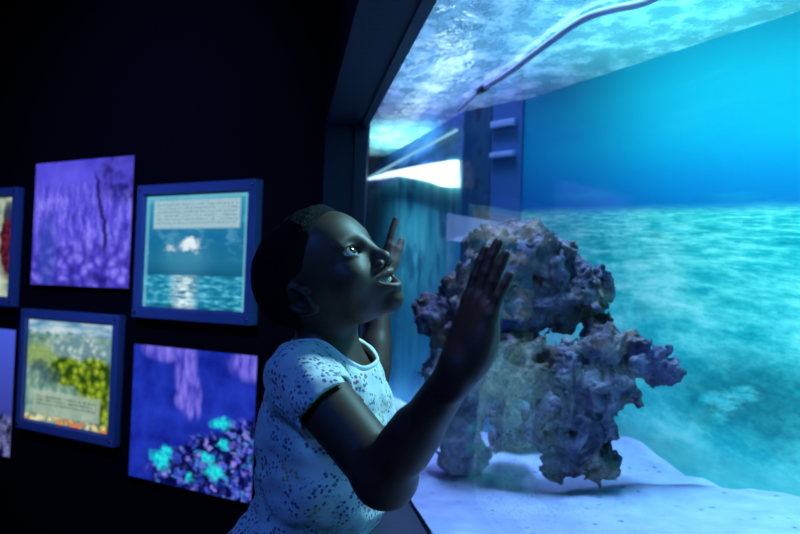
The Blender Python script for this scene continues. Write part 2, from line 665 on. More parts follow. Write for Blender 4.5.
def picture_tree():
    t = NT('green_tree_picture')
    g = t.coord('Generated'); s = t.xyz(g); u, v = s[0], s[2]
    n1 = t.noise(g, 9, 5, .65); n2 = t.noise(g, 26, 4, .7)
    c = t.ramp(n1, [(.3, srgb(48, 104, 120)), (.5, srgb(120, 160, 140)), (.7, srgb(190, 214, 205))])
    band = t.step(t.math('ADD', v, t.math('MULTIPLY', t.math('SUBTRACT', n1, .5), .3)), .82, .9)
    skyc = t.ramp(t.noise(t.mapping(g, (4, 1, 14)), 1.0, 4), [(.35, srgb(90, 150, 190)), (.65, srgb(205, 228, 232))])
    c = t.mix(band, c, skyc)
    fld = t.math('MULTIPLY', t.step(t.math('ADD', v, t.math('MULTIPLY', n1, .08)), .56, .6), t.step(v, .8, .7))
    c = t.mix(t.math('MULTIPLY', t.math('MULTIPLY', fld, t.step(u, .5, .3)), .8), c, t.ramp(n2, [(.3, srgb(100, 140, 70)), (.7, srgb(178, 200, 110))]))
    vo = t.voro(t.warp(g, 12, .05), 17)
    pale = t.ramp(vo, [(.1, srgb(205, 222, 220)), (.6, srgb(110, 150, 158))])
    pm = t.math('MAXIMUM', t.blob(u, v, .6, .75, .3, .11, .3), t.blob(u, v, .85, .7, .2, .12, .3))
    c = t.mix(pm, c, pale)
    gr = t.ramp(vo, [(.05, srgb(190, 205, 60)), (.4, srgb(128, 158, 34)), (.8, srgb(40, 72, 22))])
    gm = t.math('MAXIMUM', t.blob(u, v, .50, .52, .22, .14, .2), t.math('MAXIMUM', t.blob(u, v, .8, .48, .25, .2, .2), t.blob(u, v, .95, .25, .1, .3, .3)))
    c = t.mix(gm, c, gr)
    dk = t.math('MAXIMUM', t.blob(u, v, .17, .55, .1, .06, .5), t.blob(u, v, .30, .46, .12, .08, .5))
    c = t.mix(t.math('MULTIPLY', dk, .7), c, srgb(30, 70, 90))
    tb = t.box(u, v, .1, .88, .09, .31, .01)
    c = t.mix(t.math('MULTIPLY', tb, .6), c, srgb(178, 196, 176))
    tx = text_lines(t, u, v, .14, .84, .17, .27, 3, 70)
    c = t.mix(t.math('MULTIPLY', tx, .75), c, srgb(50, 70, 60))
    fl = t.math('MULTIPLY', t.step(v, .1, .05), t.step(t.noise(g, 20, 2), .42, .55))
    fc = t.ramp(t.noise(g, 11, 2), [(.4, srgb(235, 120, 60)), (.5, srgb(240, 190, 50)), (.6, srgb(240, 235, 190))])
    c = t.mix(fl, c, fc)
    return t.emit(c, 0.9)


def picture_reef():
    t = NT('blue_reef_picture')
    g = t.coord('Generated'); s = t.xyz(g); u, v = s[0], s[2]
    n1 = t.noise(g, 5, 3)
    c = t.ramp(n1, [(.3, srgb(14, 30, 140)), (.7, srgb(36, 60, 195))])
    gw = t.warp(g, 12, .13)
    vo = t.voro(t.mapping(gw, (22, 1, 27)), 1.0)
    vc = t.voro(t.mapping(gw, (22, 1, 27)), 1.0, out='Color')
    hue = t.xyz(vc)[0]
    rc = t.ramp(hue, [(.0, srgb(16, 22, 110)), (.35, srgb(50, 80, 200)), (.55, srgb(110, 105, 225)), (.8, srgb(40, 130, 210)), (1, srgb(150, 130, 235))])
    rc = t.mix(t.step(vo, .3, .75), rc, srgb(8, 10, 70))
    slope = t.math('ADD', t.math('MULTIPLY', u, .52), t.math('MULTIPLY', t.math('SUBTRACT', t.noise(g, 7, 3), .5), .35))
    rm = t.step(t.math('SUBTRACT', v, slope), .10, .02)
    rm = t.math('MULTIPLY', rm, t.step(u, .08, .3))
    c = t.mix(rm, c, rc)
    # pale spurs hanging from the top
    us = t.math('ADD', u, t.math('MULTIPLY', t.math('SUBTRACT', t.noise(t.mapping(g, (3, 1, 3)), 1.0, 2), .5), .1))
    a = t.math('MAXIMUM', t.blob(us, v, .30, .98, .22, .09, .25), t.blob(us, v, .47, .8, .085, .26, .25))
    a = t.math('MAXIMUM', a, t.math('MAXIMUM', t.blob(us, v, .49, .6, .03, .1, .35), t.blob(us, v, .56, .66, .03, .14, .35)))
    a = t.math('MAXIMUM', a, t.math('MAXIMUM', t.blob(us, v, .42, .62, .05, .06, .35), t.blob(us, v, .97, .93, .14, .1, .4)))
    vs = t.ramp(t.noise(t.mapping(g, (18, 1, 5)), 1.0, 4), [(.35, srgb(66, 62, 190)), (.65, srgb(140, 128, 245))])
    c = t.mix(t.math('MULTIPLY', a, .95), c, vs)
    gm = None
    for (x, y, rx, ry) in ((.27, .17, .075, .065), (.32, .22, .05, .05), (.75, .50, .075, .05), (.66, .25, .05, .04), (.72, .16, .07, .055), (.52, .09, .035, .035), (.78, .36, .04, .035)):
        b_ = t.blob(t.xyz(gw)[0], t.xyz(gw)[2], x, y, rx, ry, .45)
        gm = b_ if gm is None else t.math('MAXIMUM', gm, b_)
    gc = t.ramp(t.noise(g, 30, 3), [(.35, srgb(14, 150, 200)), (.6, srgb(40, 238, 235))])
    c = t.mix(gm, c, gc)
    return t.emit(c, 1.0)


def picture_plain():
    t = NT('blue_water_picture')
    g = t.coord('Generated'); s = t.xyz(g); v = s[2]
    c = t.ramp(v, [(.0, srgb(40, 44, 110)), (.4, srgb(60, 70, 170)), (1, srgb(75, 95, 225))])
    rk = t.ramp(t.noise(g, 12, 4), [(.4, srgb(16, 16, 60)), (.65, srgb(130, 135, 200))])
    c = t.mix(t.step(t.math('ADD', v, t.math('MULTIPLY', t.noise(g, 6, 3), .2)), .46, .38), c, rk)
    return t.emit(c, 0.9)


def picture_bird():
    t = NT('red_and_green_picture')
    g = t.coord('Generated'); s = t.xyz(g); u, v = s[0], s[2]
    n1 = t.noise(g, 10, 4)
    c = t.ramp(n1, [(.35, srgb(120, 150, 130)), (.65, srgb(208, 220, 196))])
    r_ = t.blob(t.xyz(t.warp(g, 6, .15))[0], v, .93, .55, .12, .35, .2)
    c = t.mix(r_, c, t.ramp(t.noise(g, 16, 3), [(.4, srgb(24, 16, 40)), (.6, srgb(120, 34, 48))]))
    c = t.mix(t.math('MULTIPLY', t.blob(u, v, .93, .85, .08, .1, .3), .8), c, srgb(40, 60, 90))
    return t.emit(c, 0.85)


def display(name, corners, mat, framed, label, group, hidden_left=None):
    """corners: TL TR BR BL pixels of the outer outline"""
    proud = 0.03 if framed else 0.018
    p0 = c0 + WN * proud
    P = [on_plane(x, y, p0, WN) for x, y in corners]
    s_ = [float((p - c0) @ RX) for p in P]
    z_ = [float(p[2]) for p in P]
    xl, xr = (s_[0] + s_[3]) / 2, (s_[1] + s_[2]) / 2
    zt, zb = (z_[0] + z_[1]) / 2, (z_[2] + z_[3]) / 2
    if hidden_left:
        xl = xr - hidden_left
    w_, h_ = xr - xl, zt - zb
    base = c0 + RX * (xl + xr) / 2
    e = empty(name, (base[0], base[1], zb), RZ_D)
    tag(e, label, 'display' if framed else 'screen', group)
    if framed:
        fw = 0.030
        bm = bmesh.new()
        for (a, b) in (((-w_ / 2, 0), (w_ / 2, fw)), ((-w_ / 2, h_ - fw), (w_ / 2, h_)),
                       ((-w_ / 2, fw), (-w_ / 2 + fw, h_ - fw)), ((w_ / 2 - fw, fw), (w_ / 2, h_ - fw))):
            add_box(bm, (a[0], -proud, a[1]), (b[0], -.001, b[1]))
        # inner lip
        lp = .006
        for (a, b) in (((-w_ / 2 + fw, fw), (w_ / 2 - fw, fw + lp)), ((-w_ / 2 + fw, h_ - fw - lp), (w_ / 2 - fw, h_ - fw)),
                       ((-w_ / 2 + fw, fw + lp), (-w_ / 2 + fw + lp, h_ - fw - lp)), ((w_ / 2 - fw - lp, fw + lp), (w_ / 2 - fw, h_ - fw - lp))):
            add_box(bm, (a[0], -proud + .008, a[1]), (b[0], -.001, b[1]))
        bm_obj('frame', bm, m_frame, e, bevel=.0018)
        for sx in (-1, 1):
            for zz in (fw / 2, h_ - fw / 2):
                bm = bmesh.new()
                bmesh.ops.create_cone(bm, cap_ends=True, segments=14, radius1=.006, radius2=.004, depth=.004,
                                      matrix=Matrix.Translation((sx * (w_ / 2 - fw / 2), -proud - .002, zz)) @ Matrix.Rotation(pi / 2, 4, 'X'))
                bm_obj('screw', bm, m_screw, e, smooth=True)
        i = fw
        bm = bmesh.new()
        add_box(bm, (-w_ / 2 + i, -proud + .012, i), (w_ / 2 - i, -.001, h_ - i))
        bm_obj('picture_panel', bm, mat, e)
    else:
        bm = bmesh.new()
        add_box(bm, (-w_ / 2 - .004, -proud + .003, -.004), (w_ / 2 + .004, -.001, h_ + .004))
        bm_obj('case', bm, m_case, e, bevel=.001)
        bm = bmesh.new()
        add_box(bm, (-w_ / 2, -proud, 0), (w_ / 2, -proud + .0028, h_))
        bm_obj('picture_panel', bm, mat, e)
    return e


m_screw = simple('steel_screw', (0.5, 0.55, 0.7), 0.25, 0.6, 0.9)
display('backlit_screen', [(37, 162), (134, 157.5), (127, 289.5), (30, 283)], picture_purple(), False,
        'frameless glowing purple coral picture on black wall, upper row', 'lit displays')
display('framed_display', [(138, 185), (256.5, 179.5), (250, 325.5), (131, 317)], picture_ocean(), True,
        'blue framed lightbox showing a cloudy ocean with pale text plate', 'lit displays')
display('framed_display', [(22, 308), (118.5, 316), (112.5, 446.5), (14, 428)], picture_tree(), True,
        'blue framed lightbox showing green trees and a text box', 'lit displays')
display('backlit_screen', [(134, 345), (257, 355), (250, 504), (129, 475)], picture_reef(), False,
        'frameless glowing blue reef picture with turquoise corals, nearest the girl', 'lit displays')
display('framed_display', [(-80, 192), (17.5, 188), (10.5, 306.5), (-88, 300)], picture_bird(), True,
        'blue framed lightbox with a red and pale green picture, cut by left edge', 'lit displays', 0.50)
display('backlit_screen', [(-80, 322), (15, 329), (9, 450), (-88, 440)], picture_plain(), False,
        'frameless blue picture with dark rocks, lowest at the left edge', 'lit displays', 0.47)
# ------------------------------------------------------------------ tank: backdrop, end wall, sand, water
def picture_seabed():
    t = NT('seabed_photo_mural')
    o = t.coord('Object'); s = t.xyz(o); x = s[0]              # local x along the wall, z = world height
    z = t.math('ADD', s[2], t.math('MULTIPLY', x, .057))         # the printed horizon runs slightly out of level
    up = t.ramp(t.math('MULTIPLY', t.math('SUBTRACT', z, 1.25), 2.7), [(0.0, (0.0, .21, .44)), (.16, (0.0, .29, .52)), (.4, (.0, .44, .55)), (.7, (.0, .43, .48)), (1, (.0, .28, .34))])
    pn = t.noise(t.mapping(o, (2.2, 1, 14)), 1.0, 5, .6)
    up = t.mix(t.math('MULTIPLY', t.step(pn, .54, .72), .35), up, (.04, .58, .62))
    up = t.mix(t.math('MULTIPLY', t.step(pn, .46, .3), .3), up, (.0, .2, .5))
    # sand seen in perspective, pale streaks shrinking towards the horizon
    dz = t.math('ADD', t.math('SUBTRACT', 1.257, z), .06)
    dz = t.math('MAXIMUM', dz, .02)
    pv = t.vec(t.math('DIVIDE', t.math('MULTIPLY', x, 1.25), dz), t.math('DIVIDE', 1.5, dz), 0.0)
    big = t.noise(pv, 1.0, 7, .68, .15)
    fine = t.noise(t.mapping(o, (30, 1, 55)), 1.0, 5, .7)
    cl = t.noise(t.mapping(t.warp(o, 5, .06), (3, 1, 8)), 1.0, 5, .6)
    rn = t.math('ADD', t.math('ADD', t.math('MULTIPLY', big, .55), t.math('MULTIPLY', cl, .27)), t.math('MULTIPLY', fine, .18))
    low = t.ramp(rn, [(.38, (.0, .34, .34)), (.46, (.04, .58, .48)), (.53, (.22, .84, .64)), (.61, (.65, 1, .80))])
    n2 = t.noise(t.mapping(t.warp(o, 4, .08), (5, 1, 11)), 1.0, 6, .65)
    weed = t.ramp(t.math('ADD', t.math('MULTIPLY', n2, .7), t.math('MULTIPLY', fine, .3)), [(.38, (.0, .12, .12)), (.5, (.01, .26, .24)), (.62, (.06, .50, .38))])
    dm = t.math('MAXIMUM', t.blob(x, z, .50, .885, .30, .085, .5), t.blob(x, z, 1.0, .86, .5, .16, .4))
    dm = t.math('MULTIPLY', dm, t.step(n2, .30, .46))
    low = t.mix(t.math('MULTIPLY', dm, .93), low, weed)
    bm_ = t.math('MULTIPLY', t.step(z, .80, .74), .6)
    low = t.mix(bm_, low, (.14, .52, .40))
    hz = t.math('ADD', z, t.math('MULTIPLY', t.math('SUBTRACT', t.noise(o, 4, 2), .5), .008))
    c = t.mix(t.step(hz, 1.240, 1.268), low, up)
    return t.done(t.bsdf(c, .5, .25))


m_mural = picture_seabed()
# local frame of the back wall: origin at plan point MP, local +X towards the camera side
bd = np.array([0.33, -1.0, 0.0]) / sqrt(1 + .33 ** 2)
rz_b = atan2(bd[1], bd[0])
ln = 2.75
bm = bmesh.new()
add_box(bm, (-(2.27 - MP[1]) * sqrt(1 + .33 ** 2), 0.0, .45), (ln, .02, ZWATER + .10))
o = bm_obj('seabed_mural', bm, m_mural, loc=(MP[0], MP[1], 0), rz=rz_b)
tag(o, 'long printed seabed mural with blue water and pale sand behind the rocks', 'mural')

# far corner of the tank: added panel, post and clips in place of reflections
A_ = np.array([0.512, 2.45]); B_ = np.array([0.642, 2.252]); P_ = np.array([0.352, 3.67])
dir_ab = (B_ - A_) / np.linalg.norm(B_ - A_)
rz_c = atan2(dir_ab[1], dir_ab[0]); wab = float(np.linalg.norm(B_ - A_))
e = empty('reflection_column', (A_[0], A_[1], .55), rz_c)
tag(e, 'dark mottled and blue column standing in for reflections at the tank corner', 'column')
t = NT('mottled_reflection')
g = t.coord('Object')
n_ = t.noise(t.mapping(g, (5, 5, 3)), 2.6, 4, .55)
m_mott = t.done(t.bsdf(t.ramp(n_, [(.36, (.01, .09, .20)), (.5, (.03, .15, .22)), (.62, (.02, .03, .05))]), .35, .5))
m_blue = simple('blue_reflection_strip', (.05, .20, .42), .4, .5)
m_pale = simple('pale_reflection_mark', (.35, .62, .85), .4, .5)
hcol = ZWATER - .55 + .03
bm = bmesh.new(); add_box(bm, (0, -.0, 0), (wab * .47, .03, hcol)); bm_obj('dark_reflection', bm, m_mott, e, bevel=.003)
bm = bmesh.new(); add_box(bm, (wab * .5, -.006, 0), (wab * .98, .03, hcol)); bm_obj('post', bm, m_blue, e, bevel=.005)
for zz, hh in ((.965, .020), (.880, .016)):
    bm = bmesh.new(); add_box(bm, (wab * .52, -.02, zz), (wab * .9, -.0065, zz + hh))
    bm_obj('clip', bm, m_pale, e, bevel=.004)

# end panel of the tank, the mural's reflection painted into its streaks
t = NT('teal_reflection_streaks')
o_ = t.coord('Object'); s = t.xyz(o_)
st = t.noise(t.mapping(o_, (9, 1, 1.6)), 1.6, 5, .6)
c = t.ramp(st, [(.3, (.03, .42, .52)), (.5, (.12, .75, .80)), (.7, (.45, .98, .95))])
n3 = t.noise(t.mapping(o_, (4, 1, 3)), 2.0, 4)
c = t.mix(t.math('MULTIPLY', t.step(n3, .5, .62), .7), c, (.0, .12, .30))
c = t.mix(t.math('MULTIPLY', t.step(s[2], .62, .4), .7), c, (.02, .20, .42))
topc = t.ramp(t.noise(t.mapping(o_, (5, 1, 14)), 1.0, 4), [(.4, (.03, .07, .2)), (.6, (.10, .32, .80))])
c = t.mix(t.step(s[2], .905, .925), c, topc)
m_end = t.done(t.bsdf(c, .4, .3))
dpa = (A_ - P_) / np.linalg.norm(A_ - P_)
rz_p = atan2(dpa[1], dpa[0]); wpa = float(np.linalg.norm(A_ - P_))
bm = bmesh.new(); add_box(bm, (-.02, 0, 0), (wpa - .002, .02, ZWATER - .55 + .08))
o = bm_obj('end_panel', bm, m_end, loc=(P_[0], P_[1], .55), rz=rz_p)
tag(o, 'end panel of the tank with reflection painted as teal streaks, below the bright strip', 'panel')
PN = np.array([-dpa[1], dpa[0], 0]); PN = -PN if PN[0] > 0 else PN      # room side of the end panel
PP = np.array([A_[0], A_[1], 1.0]) + PN * .004


def plate_on_end(name, pix, thick, mat, parent=None):
    """solid plate lying on the end panel with an outline traced in the panel's own plane"""
    P = [on_plane(x, y, PP, PN) for x, y in pix]
    bm = bmesh.new()
    a = [bm.verts.new(tuple(p)) for p in P]
    b = [bm.verts.new(tuple(p + PN * thick)) for p in P]
    n = len(P)
    bm.faces.new(a); bm.faces.new(b[::-1])
    for i in range(n):
        bm.faces.new((a[i], a[(i + 1) % n], b[(i + 1) % n], b[i]))
    return bm_obj(name, bm, mat, parent)


t = NT('reflection_glow'); m_glow = t.emit((.72, .95, 1.0), 2.6)
t = NT('reflection_line_glow'); m_glow_line = t.emit((.35, .8, 1.0), 1.1)
m_hous = simple('glow_housing', (.3, .4, .5), .4)
glow_c = on_plane(430, 165, PP, PN)
e = empty('reflected_glow', tuple(glow_c))  # added glowing shapes in place of a bright reflection on the panel
tag(e, 'bright white reflection built as a glowing strip on the tank end panel', 'light')


def reparent(o, par):
    o.parent = par
    o.location = -Vector(par.location)


o = plate_on_end('glow_patch', [(368, 180), (390, 172.5), (404, 169.5), (430, 164.5), (459, 160), (459.5, 187), (446, 187), (432, 182), (414, 178.5), (400, 176), (384, 178)], .014, m_glow); reparent(o, e)
o = plate_on_end('glow_line', [(367, 178.5), (412, 153.5), (458, 129), (458, 131), (412, 155.5), (367, 180.5)], .006, m_glow_line); reparent(o, e)

# added plate standing in for a pale reflection, in front of the column
m_plate = simple('pale_reflection_plate', (.75, .88, .95), .3, .5)
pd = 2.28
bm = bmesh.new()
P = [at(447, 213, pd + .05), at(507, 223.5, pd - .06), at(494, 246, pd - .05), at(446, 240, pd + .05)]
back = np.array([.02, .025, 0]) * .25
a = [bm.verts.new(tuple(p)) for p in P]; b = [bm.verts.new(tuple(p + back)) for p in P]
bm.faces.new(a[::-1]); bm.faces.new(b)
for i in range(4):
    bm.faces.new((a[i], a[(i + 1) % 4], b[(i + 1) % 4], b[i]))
o = bm_obj('reflection_plate', bm, m_plate)
tag(o, 'small slanted plate standing in for a pale reflection above the rocks', 'plate')

# remaining shell of the tank (far closing wall, floor, hood)
m_shell = simple('dark_blue_tank_shell', (.01, .03, .09), .6)
bm = bmesh.new()
add_prism(bm, [(XG + .001, YE + .15), (P_[0], P_[1]), (P_[0] - .05, P_[1] + .02), (XG - .03, YE + .17)], .45, 2.5)
tag(bm_obj('wall_tank_far', bm, m_shell), kind='structure')
bm = bmesh.new()
add_prism(bm, [(XG + .02, YN), (back_x(YN) + .1, YN), (.66, 2.3), (P_[0] + .05, P_[1]), (P_[0], P_[1]), (XG + .02, YE + .14)], .43, .45)
tag(bm_obj('floor_tank', bm, m_shell), kind='structure')

# sand
crest = [(560, 452), (611, 440), (641, 443), (662, 458), (686, 471), (704, 473), (728, 488), (752, 486), (800, 495)]
cw = [on_plane(x, y, BP, BN) for x, y in crest]
cy = np.array([p[1] for p in cw])[::-1]; cz = np.array([p[2] for p in cw])[::-1]
NX, NY = 90, 300
ys = np.linspace(YN, 3.6, NY)
V = []
ss = np.linspace(0, 1, NX)
for y in ys:
    xl_ = XG + .0205 if y < YE + .1 else XG + .0205 + (y - YE - .1) / (P_[1] - YE - .1) * (P_[0] - XG - .02)
    if y < 2.25:
        xr_ = back_x(y) + .002
    elif y < A_[1]:
        xr_ = B_[0] + (y - B_[1]) / (A_[1] - B_[1]) * (A_[0] - B_[0])
    else:
        xr_ = A_[0] + (y - A_[1]) / (P_[1] - A_[1]) * (P_[0] - A_[0])
    zb_ = float(np.interp(y, cy, cz))
    for s1 in ss:
        sm_ = s1 * s1 * (3 - 2 * s1)
        V.append((xl_ + (xr_ - xl_) * s1, y, .688 * (1 - sm_) + zb_ * sm_))
V = np.array(V)
V[:, 2] += perlin(V * np.array([5, 5, 0]) + 3.3) * .022 * np.clip((V[:, 0] - XG) * 12, 0, 1) + perlin(V * np.array([16, 16, 0])) * .006 + perlin(V * np.array([60, 60, 0])) * .0015
idx = np.arange(NX * NY).reshape(NY, NX)
Fq = np.stack([idx[:-1, :-1], idx[:-1, 1:], idx[1:, 1:], idx[1:, :-1]], -1).reshape(-1, 4)
t = NT('fine_pale_sand')
o_ = t.coord('Object')
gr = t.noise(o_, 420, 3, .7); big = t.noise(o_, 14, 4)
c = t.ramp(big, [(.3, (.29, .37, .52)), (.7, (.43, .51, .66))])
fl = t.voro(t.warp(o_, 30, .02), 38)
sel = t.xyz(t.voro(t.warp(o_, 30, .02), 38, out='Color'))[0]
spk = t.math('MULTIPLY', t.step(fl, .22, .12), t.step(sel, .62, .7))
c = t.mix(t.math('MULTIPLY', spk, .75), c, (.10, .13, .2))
hb = t.math('ADD', t.math('MULTIPLY', gr, .25), t.noise(o_, 45, 4))
m_sand = t.done(t.bsdf(c, .95, .1, normal=t.bump(hb, .5, .006)))
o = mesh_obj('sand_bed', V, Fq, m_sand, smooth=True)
tag(o, 'pale blue lit sand covering the bottom of the tank under the rocks', 'sand', kind='stuff')

# water surface seen from below: mirror at grazing angles, clear at steep ones
t = NT('water_surface')
o_ = t.coord('Object')
h1 = t.noise(t.mapping(o_, (7, 4, 1)), 1.6, 4, .55, .4)
h2 = t.noise(t.mapping(o_, (26, 14, 1)), 1.6, 3, .5, .5)
nrm = t.bump(t.math('ADD', h1, t.math('MULTIPLY', h2, .18)), .22, .05)
lw = t.n('ShaderNodeLayerWeight'); lw.inputs['Blend'].default_value = 0.5
fac = t.step(lw.outputs['Facing'], .28, .42)
tr = t.n('ShaderNodeBsdfTransparent'); tr.inputs[0].default_value = (.9, .97, 1, 1)
gl = t.n('ShaderNodeBsdfGlossy'); gl.inputs['Roughness'].default_value = 0.06; gl.inputs['Color'].default_value = (.9, .97, 1, 1)
t.put(gl.inputs['Normal'], nrm)
tl = t.n('ShaderNodeBsdfTranslucent')
sheen_mask = t.step(t.noise(t.warp(t.mapping(o_, (14, 9, 1)), 3, .5), 1.4, 6, .65), .38, .7)  # reflected sheen and dark specks painted as a mottled tint
t.put(tl.inputs[0], t.ramp(sheen_mask, [(0, (.12, .30, .26)), (.5, (.24, .50, .42)), (1, (.46, .70, .62))]))
m1 = t.n('ShaderNodeMixShader'); m1.inputs[0].default_value = .50
t.t.links.new(gl.outputs[0], m1.inputs[1]); t.t.links.new(tl.outputs[0], m1.inputs[2])
m2 = t.n('ShaderNodeMixShader'); t.put(m2.inputs[0], fac)
t.t.links.new(tr.outputs[0], m2.inputs[1]); t.t.links.new(m1.outputs[0], m2.inputs[2])
m_water = t.done(m2)
poly = [(XG + .0205, YN), (back_x(YN), YN), (B_[0], B_[1]), (A_[0], A_[1]), (P_[0], P_[1]), (XG + .0205, YE + .14)]
bm = bmesh.new()
bm.faces.new([bm.verts.new((x, y, ZWATER)) for x, y in poly])
o = bm_obj('water_surface', bm, m_water)
tag(o, 'rippling teal and violet underside of the water at the tank top', 'water', kind='stuff')

# air hose under the surface
hp = [(700, -26), (648, 1), (610, 10), (580, 21), (535, 53), (510, 72), (484, 88)]
hz_ = ZWATER - .012
W_ = []
for x, y in hp:
    q = on_plane(x, y, (0, 0, hz_), (0, 0, 1)); W_.append(q)
W_ = spline(W_, 8)
m_hose = simple('grey_violet_hose', (.62, .52, .75), .35, .5)
m_joint = simple('dark_hose_joint', (.05, .05, .09), .4, .5)
org = W_[0]
e = empty('water_hose', tuple(org)); tag(e, 'grey violet hose running along the water surface into the tank corner', 'hose')
tube('hose', [p - org for p in W_], [.0072] * len(W_), m_hose, e)
j0, j1 = W_[-1], W_[-4]
d_ = (j1 - j0) / np.linalg.norm(j1 - j0)
tube('joint', [j0 - d_ * .03 - org, j0 + d_ * .012 - org], [.0105, .0105], m_joint, e)
q2 = [j0 - d_ * .01, on_plane(470, 100, (0, 0, hz_), (0, 0, 1)), on_plane(457, 112, (0, 0, hz_ - .006), (0, 0, 1))]
q2 = spline(q2, 6)
tube('thin_pipe', [p - org for p in q2], [.0042] * len(q2), m_hose, e)


# ------------------------------------------------------------------ live rocks
t = NT('porous_reef_rock')
o_ = t.coord('Object')
n1 = t.noise(o_, 22, 6, .7); n2 = t.noise(o_, 90, 4, .7)
vo = t.voro(t.warp(o_, 40, .02), 75)
ptc = t.noise(o_, 7, 3)
c = t.ramp(n1, [(.3, (.022, .020, .040)), (.5, (.10, .095, .145)), (.72, (.34, .32, .40))])
c2 = t.ramp(n1, [(.3, (.035, .022, .015)), (.5, (.18, .125, .095)), (.72, (.50, .40, .33))])
c = t.mix(t.step(ptc, .46, .58), c, c2)
hgt = t.math('ADD', t.math('MULTIPLY', n1, .8), t.math('ADD', t.math('MULTIPLY', n2, .35), t.math('MULTIPLY', t.step(vo, .0, .45), .3)))
m_rock = t.done(t.bsdf(c, .92, .15, normal=t.bump(hgt, .9, .012)))
t = NT('pale_reef_rock')
o_ = t.coord('Object')
n1 = t.noise(o_, 20, 6, .7)
c = t.ramp(n1, [(.3, (.14, .16, .18)), (.5, (.34, .37, .38)), (.7, (.66, .68, .66))])
m_rock2 = t.done(t.bsdf(c, .92, .15, normal=t.bump(t.math('ADD', n1, t.math('MULTIPLY', t.noise(o_, 100, 4, .7), .4)), .9, .012)))


def rock(name, lobes, depth, mat, label, seed, cuts=(), amp=1.0, h=.0036, group='reef rocks'):
    C_, R_ = [], []
    for l in lobes:
        px, py, r = l[:3]
        dd = depth + (l[3] if len(l) > 3 else 0)
        C_.append(at(px, py, dd)); R_.append(r / F * dd)
    CC = [at(px, py, depth + dd) for px, py, r, dd in cuts]
    CR = [r / F * (depth + dd) for px, py, r, dd in cuts]
    sh = np.array([seed * 3.1, seed * 1.7, seed * 2.3])

    def fn(p):
        d = None
        for c, r in zip(C_, R_):
            x = d_ell(p, c, (r, r * 1.05, r))
            d = x if d is None else smin(d, x, .007)
        for c, r in zip(CC, CR):
            d = smax(d, -d_sph(p, c, r), .008)
        near = np.abs(d) < .06
        q = p[near] + sh
        n = -np.abs(perlin(q * 15)) * .052 + .007
        n = n + perlin(q * 30) * .034 - np.clip(perlin(q * 42 + 9) - .15, 0, 1) * .04 + (np.abs(perlin(q * 62)) - .2) * .022 - (np.abs(perlin(q * 95 + 5)) - .2) * .012 + perlin(q * 150) * .004
        d[near] -= n * amp
        return d
    A = np.array(C_); R = np.array(R_)[:, None]
    lo, hi = (A - R).min(0) - .03, (A + R).max(0) + .03
    V_, F_ = mesh_sdf(fn, lo, hi, h, 2.2)
    V_, F_ = largest_piece(V_, F_)
    base = np.array([A[:, 0].mean(), A[:, 1].mean(), V_[:, 2].min()])
    o = mesh_obj(name, V_ - base, F_, mat, smooth=True, loc=base)
    tag(o, label, 'rock', group)
    return o


rock('reef_rock', [(505, 262, 38), (524, 248, 28), (478, 292, 34), (548, 272, 32), (582, 290, 27, -.01), (592, 312, 14), (515, 300, 40),
                   (552, 302, 30), (480, 328, 34), (515, 330, 26), (573, 268, 16)], 1.62, m_rock,
     'big purplish porous rock on top of the reef stack, behind the raised hand', 1)
rock('reef_rock', [(602, 350, 24), (560, 372, 27), (523, 376, 26), (598, 384, 30), (617, 394, 20), (560, 408, 30), (590, 420, 27),
                   (574, 448, 28), (597, 462, 19), (562, 458, 20), (540, 430, 18), (636, 356, 21), (657, 364, 19), (520, 350, 20), (600, 340, 16), (500, 395, 18)],
     1.56, m_rock, 'lower pillar of the reef stack, its knob jutting right over the sand', 2)
rock('reef_rock', [(480, 372, 34), (466, 402, 28), (505, 405, 20, .06), (452, 430, 18), (460, 452, 22), (478, 460, 12), (440, 372, 18, .05)], 1.66, m_rock2,
     'pale rounded rock low at the left of the stack, behind the forearm', 3)
rock('reef_rock', [(432, 314, 18), (446, 330, 18), (424, 330, 12), (462, 330, 22)], 1.72, m_rock,
     'small dark rock knob at the left of the stack, left of the raised palm', 4)
rock('reef_rock', [(513, 428, 17), (530, 420, 20), (500, 440, 12)], 1.85, m_rock,
     'shaded rock in the gap between the pillar and the pale rock', 5)

# ------------------------------------------------------------------ tank lamps above the water, and added fill lights
def area(name, loc, target, sx, sy, power, col, spread=180):
    l = bpy.data.lights.new(name, 'AREA'); l.shape = 'RECTANGLE'; l.size = sx; l.size_y = sy
    l.energy = power; l.color = col; l.spread = radians(spread)
    o = bpy.data.objects.new(name, l); COL.objects.link(o); o.location = loc
    d = Vector(target) - Vector(loc)
    o.rotation_euler = d.to_track_quat('-Z', 'Y').to_euler()
    return o


area('tank_lamp_blue', (.30, 1.35, 2.45), (.42, 1.35, .7), 2.0, .10, 10.5, (.32, .47, 1.0), 44)
area('tank_lamp_cyan', (.30, .85, 2.45), (.98, .85, 1.0), 2.0, .10, 12.5, (.30, .80, 1.0), 46)
area('violet_fill', (.36, 2.35, 2.1), (.36, 2.2, 1.5), .15, .9, 4.5, (.46, .30, 1.0), 120)  # added to tint the far water surface violet
area('end_fill', (.31, 2.85, 2.3), (.43, 3.0, .85), .10, .5, 13, (.4, .75, 1.0), 50)  # added to brighten the end panel
area('frame_fill', (-1.1, 1.5, 2.5), (-.65, 2.9, 1.0), .4, .2, 3.2, (.15, .25, 1.0), 70)  # added unseen fill that brightens the display frames
area('room_fill', (-1.3, -.3, 2.45), (0, 1.1, .9), .4, .4, 1.5, (.06, .22, 1.0), 50)  # added unseen blue fill for the girl's back
sp = bpy.data.lights.new('girl_spot', 'SPOT'); sp.energy = 125; sp.color = (.42, .9, 1.0); sp.spot_size = radians(34); sp.spot_blend = .7; sp.shadow_soft_size = .10  # added narrow spot, stands for tank light reaching the girl's front
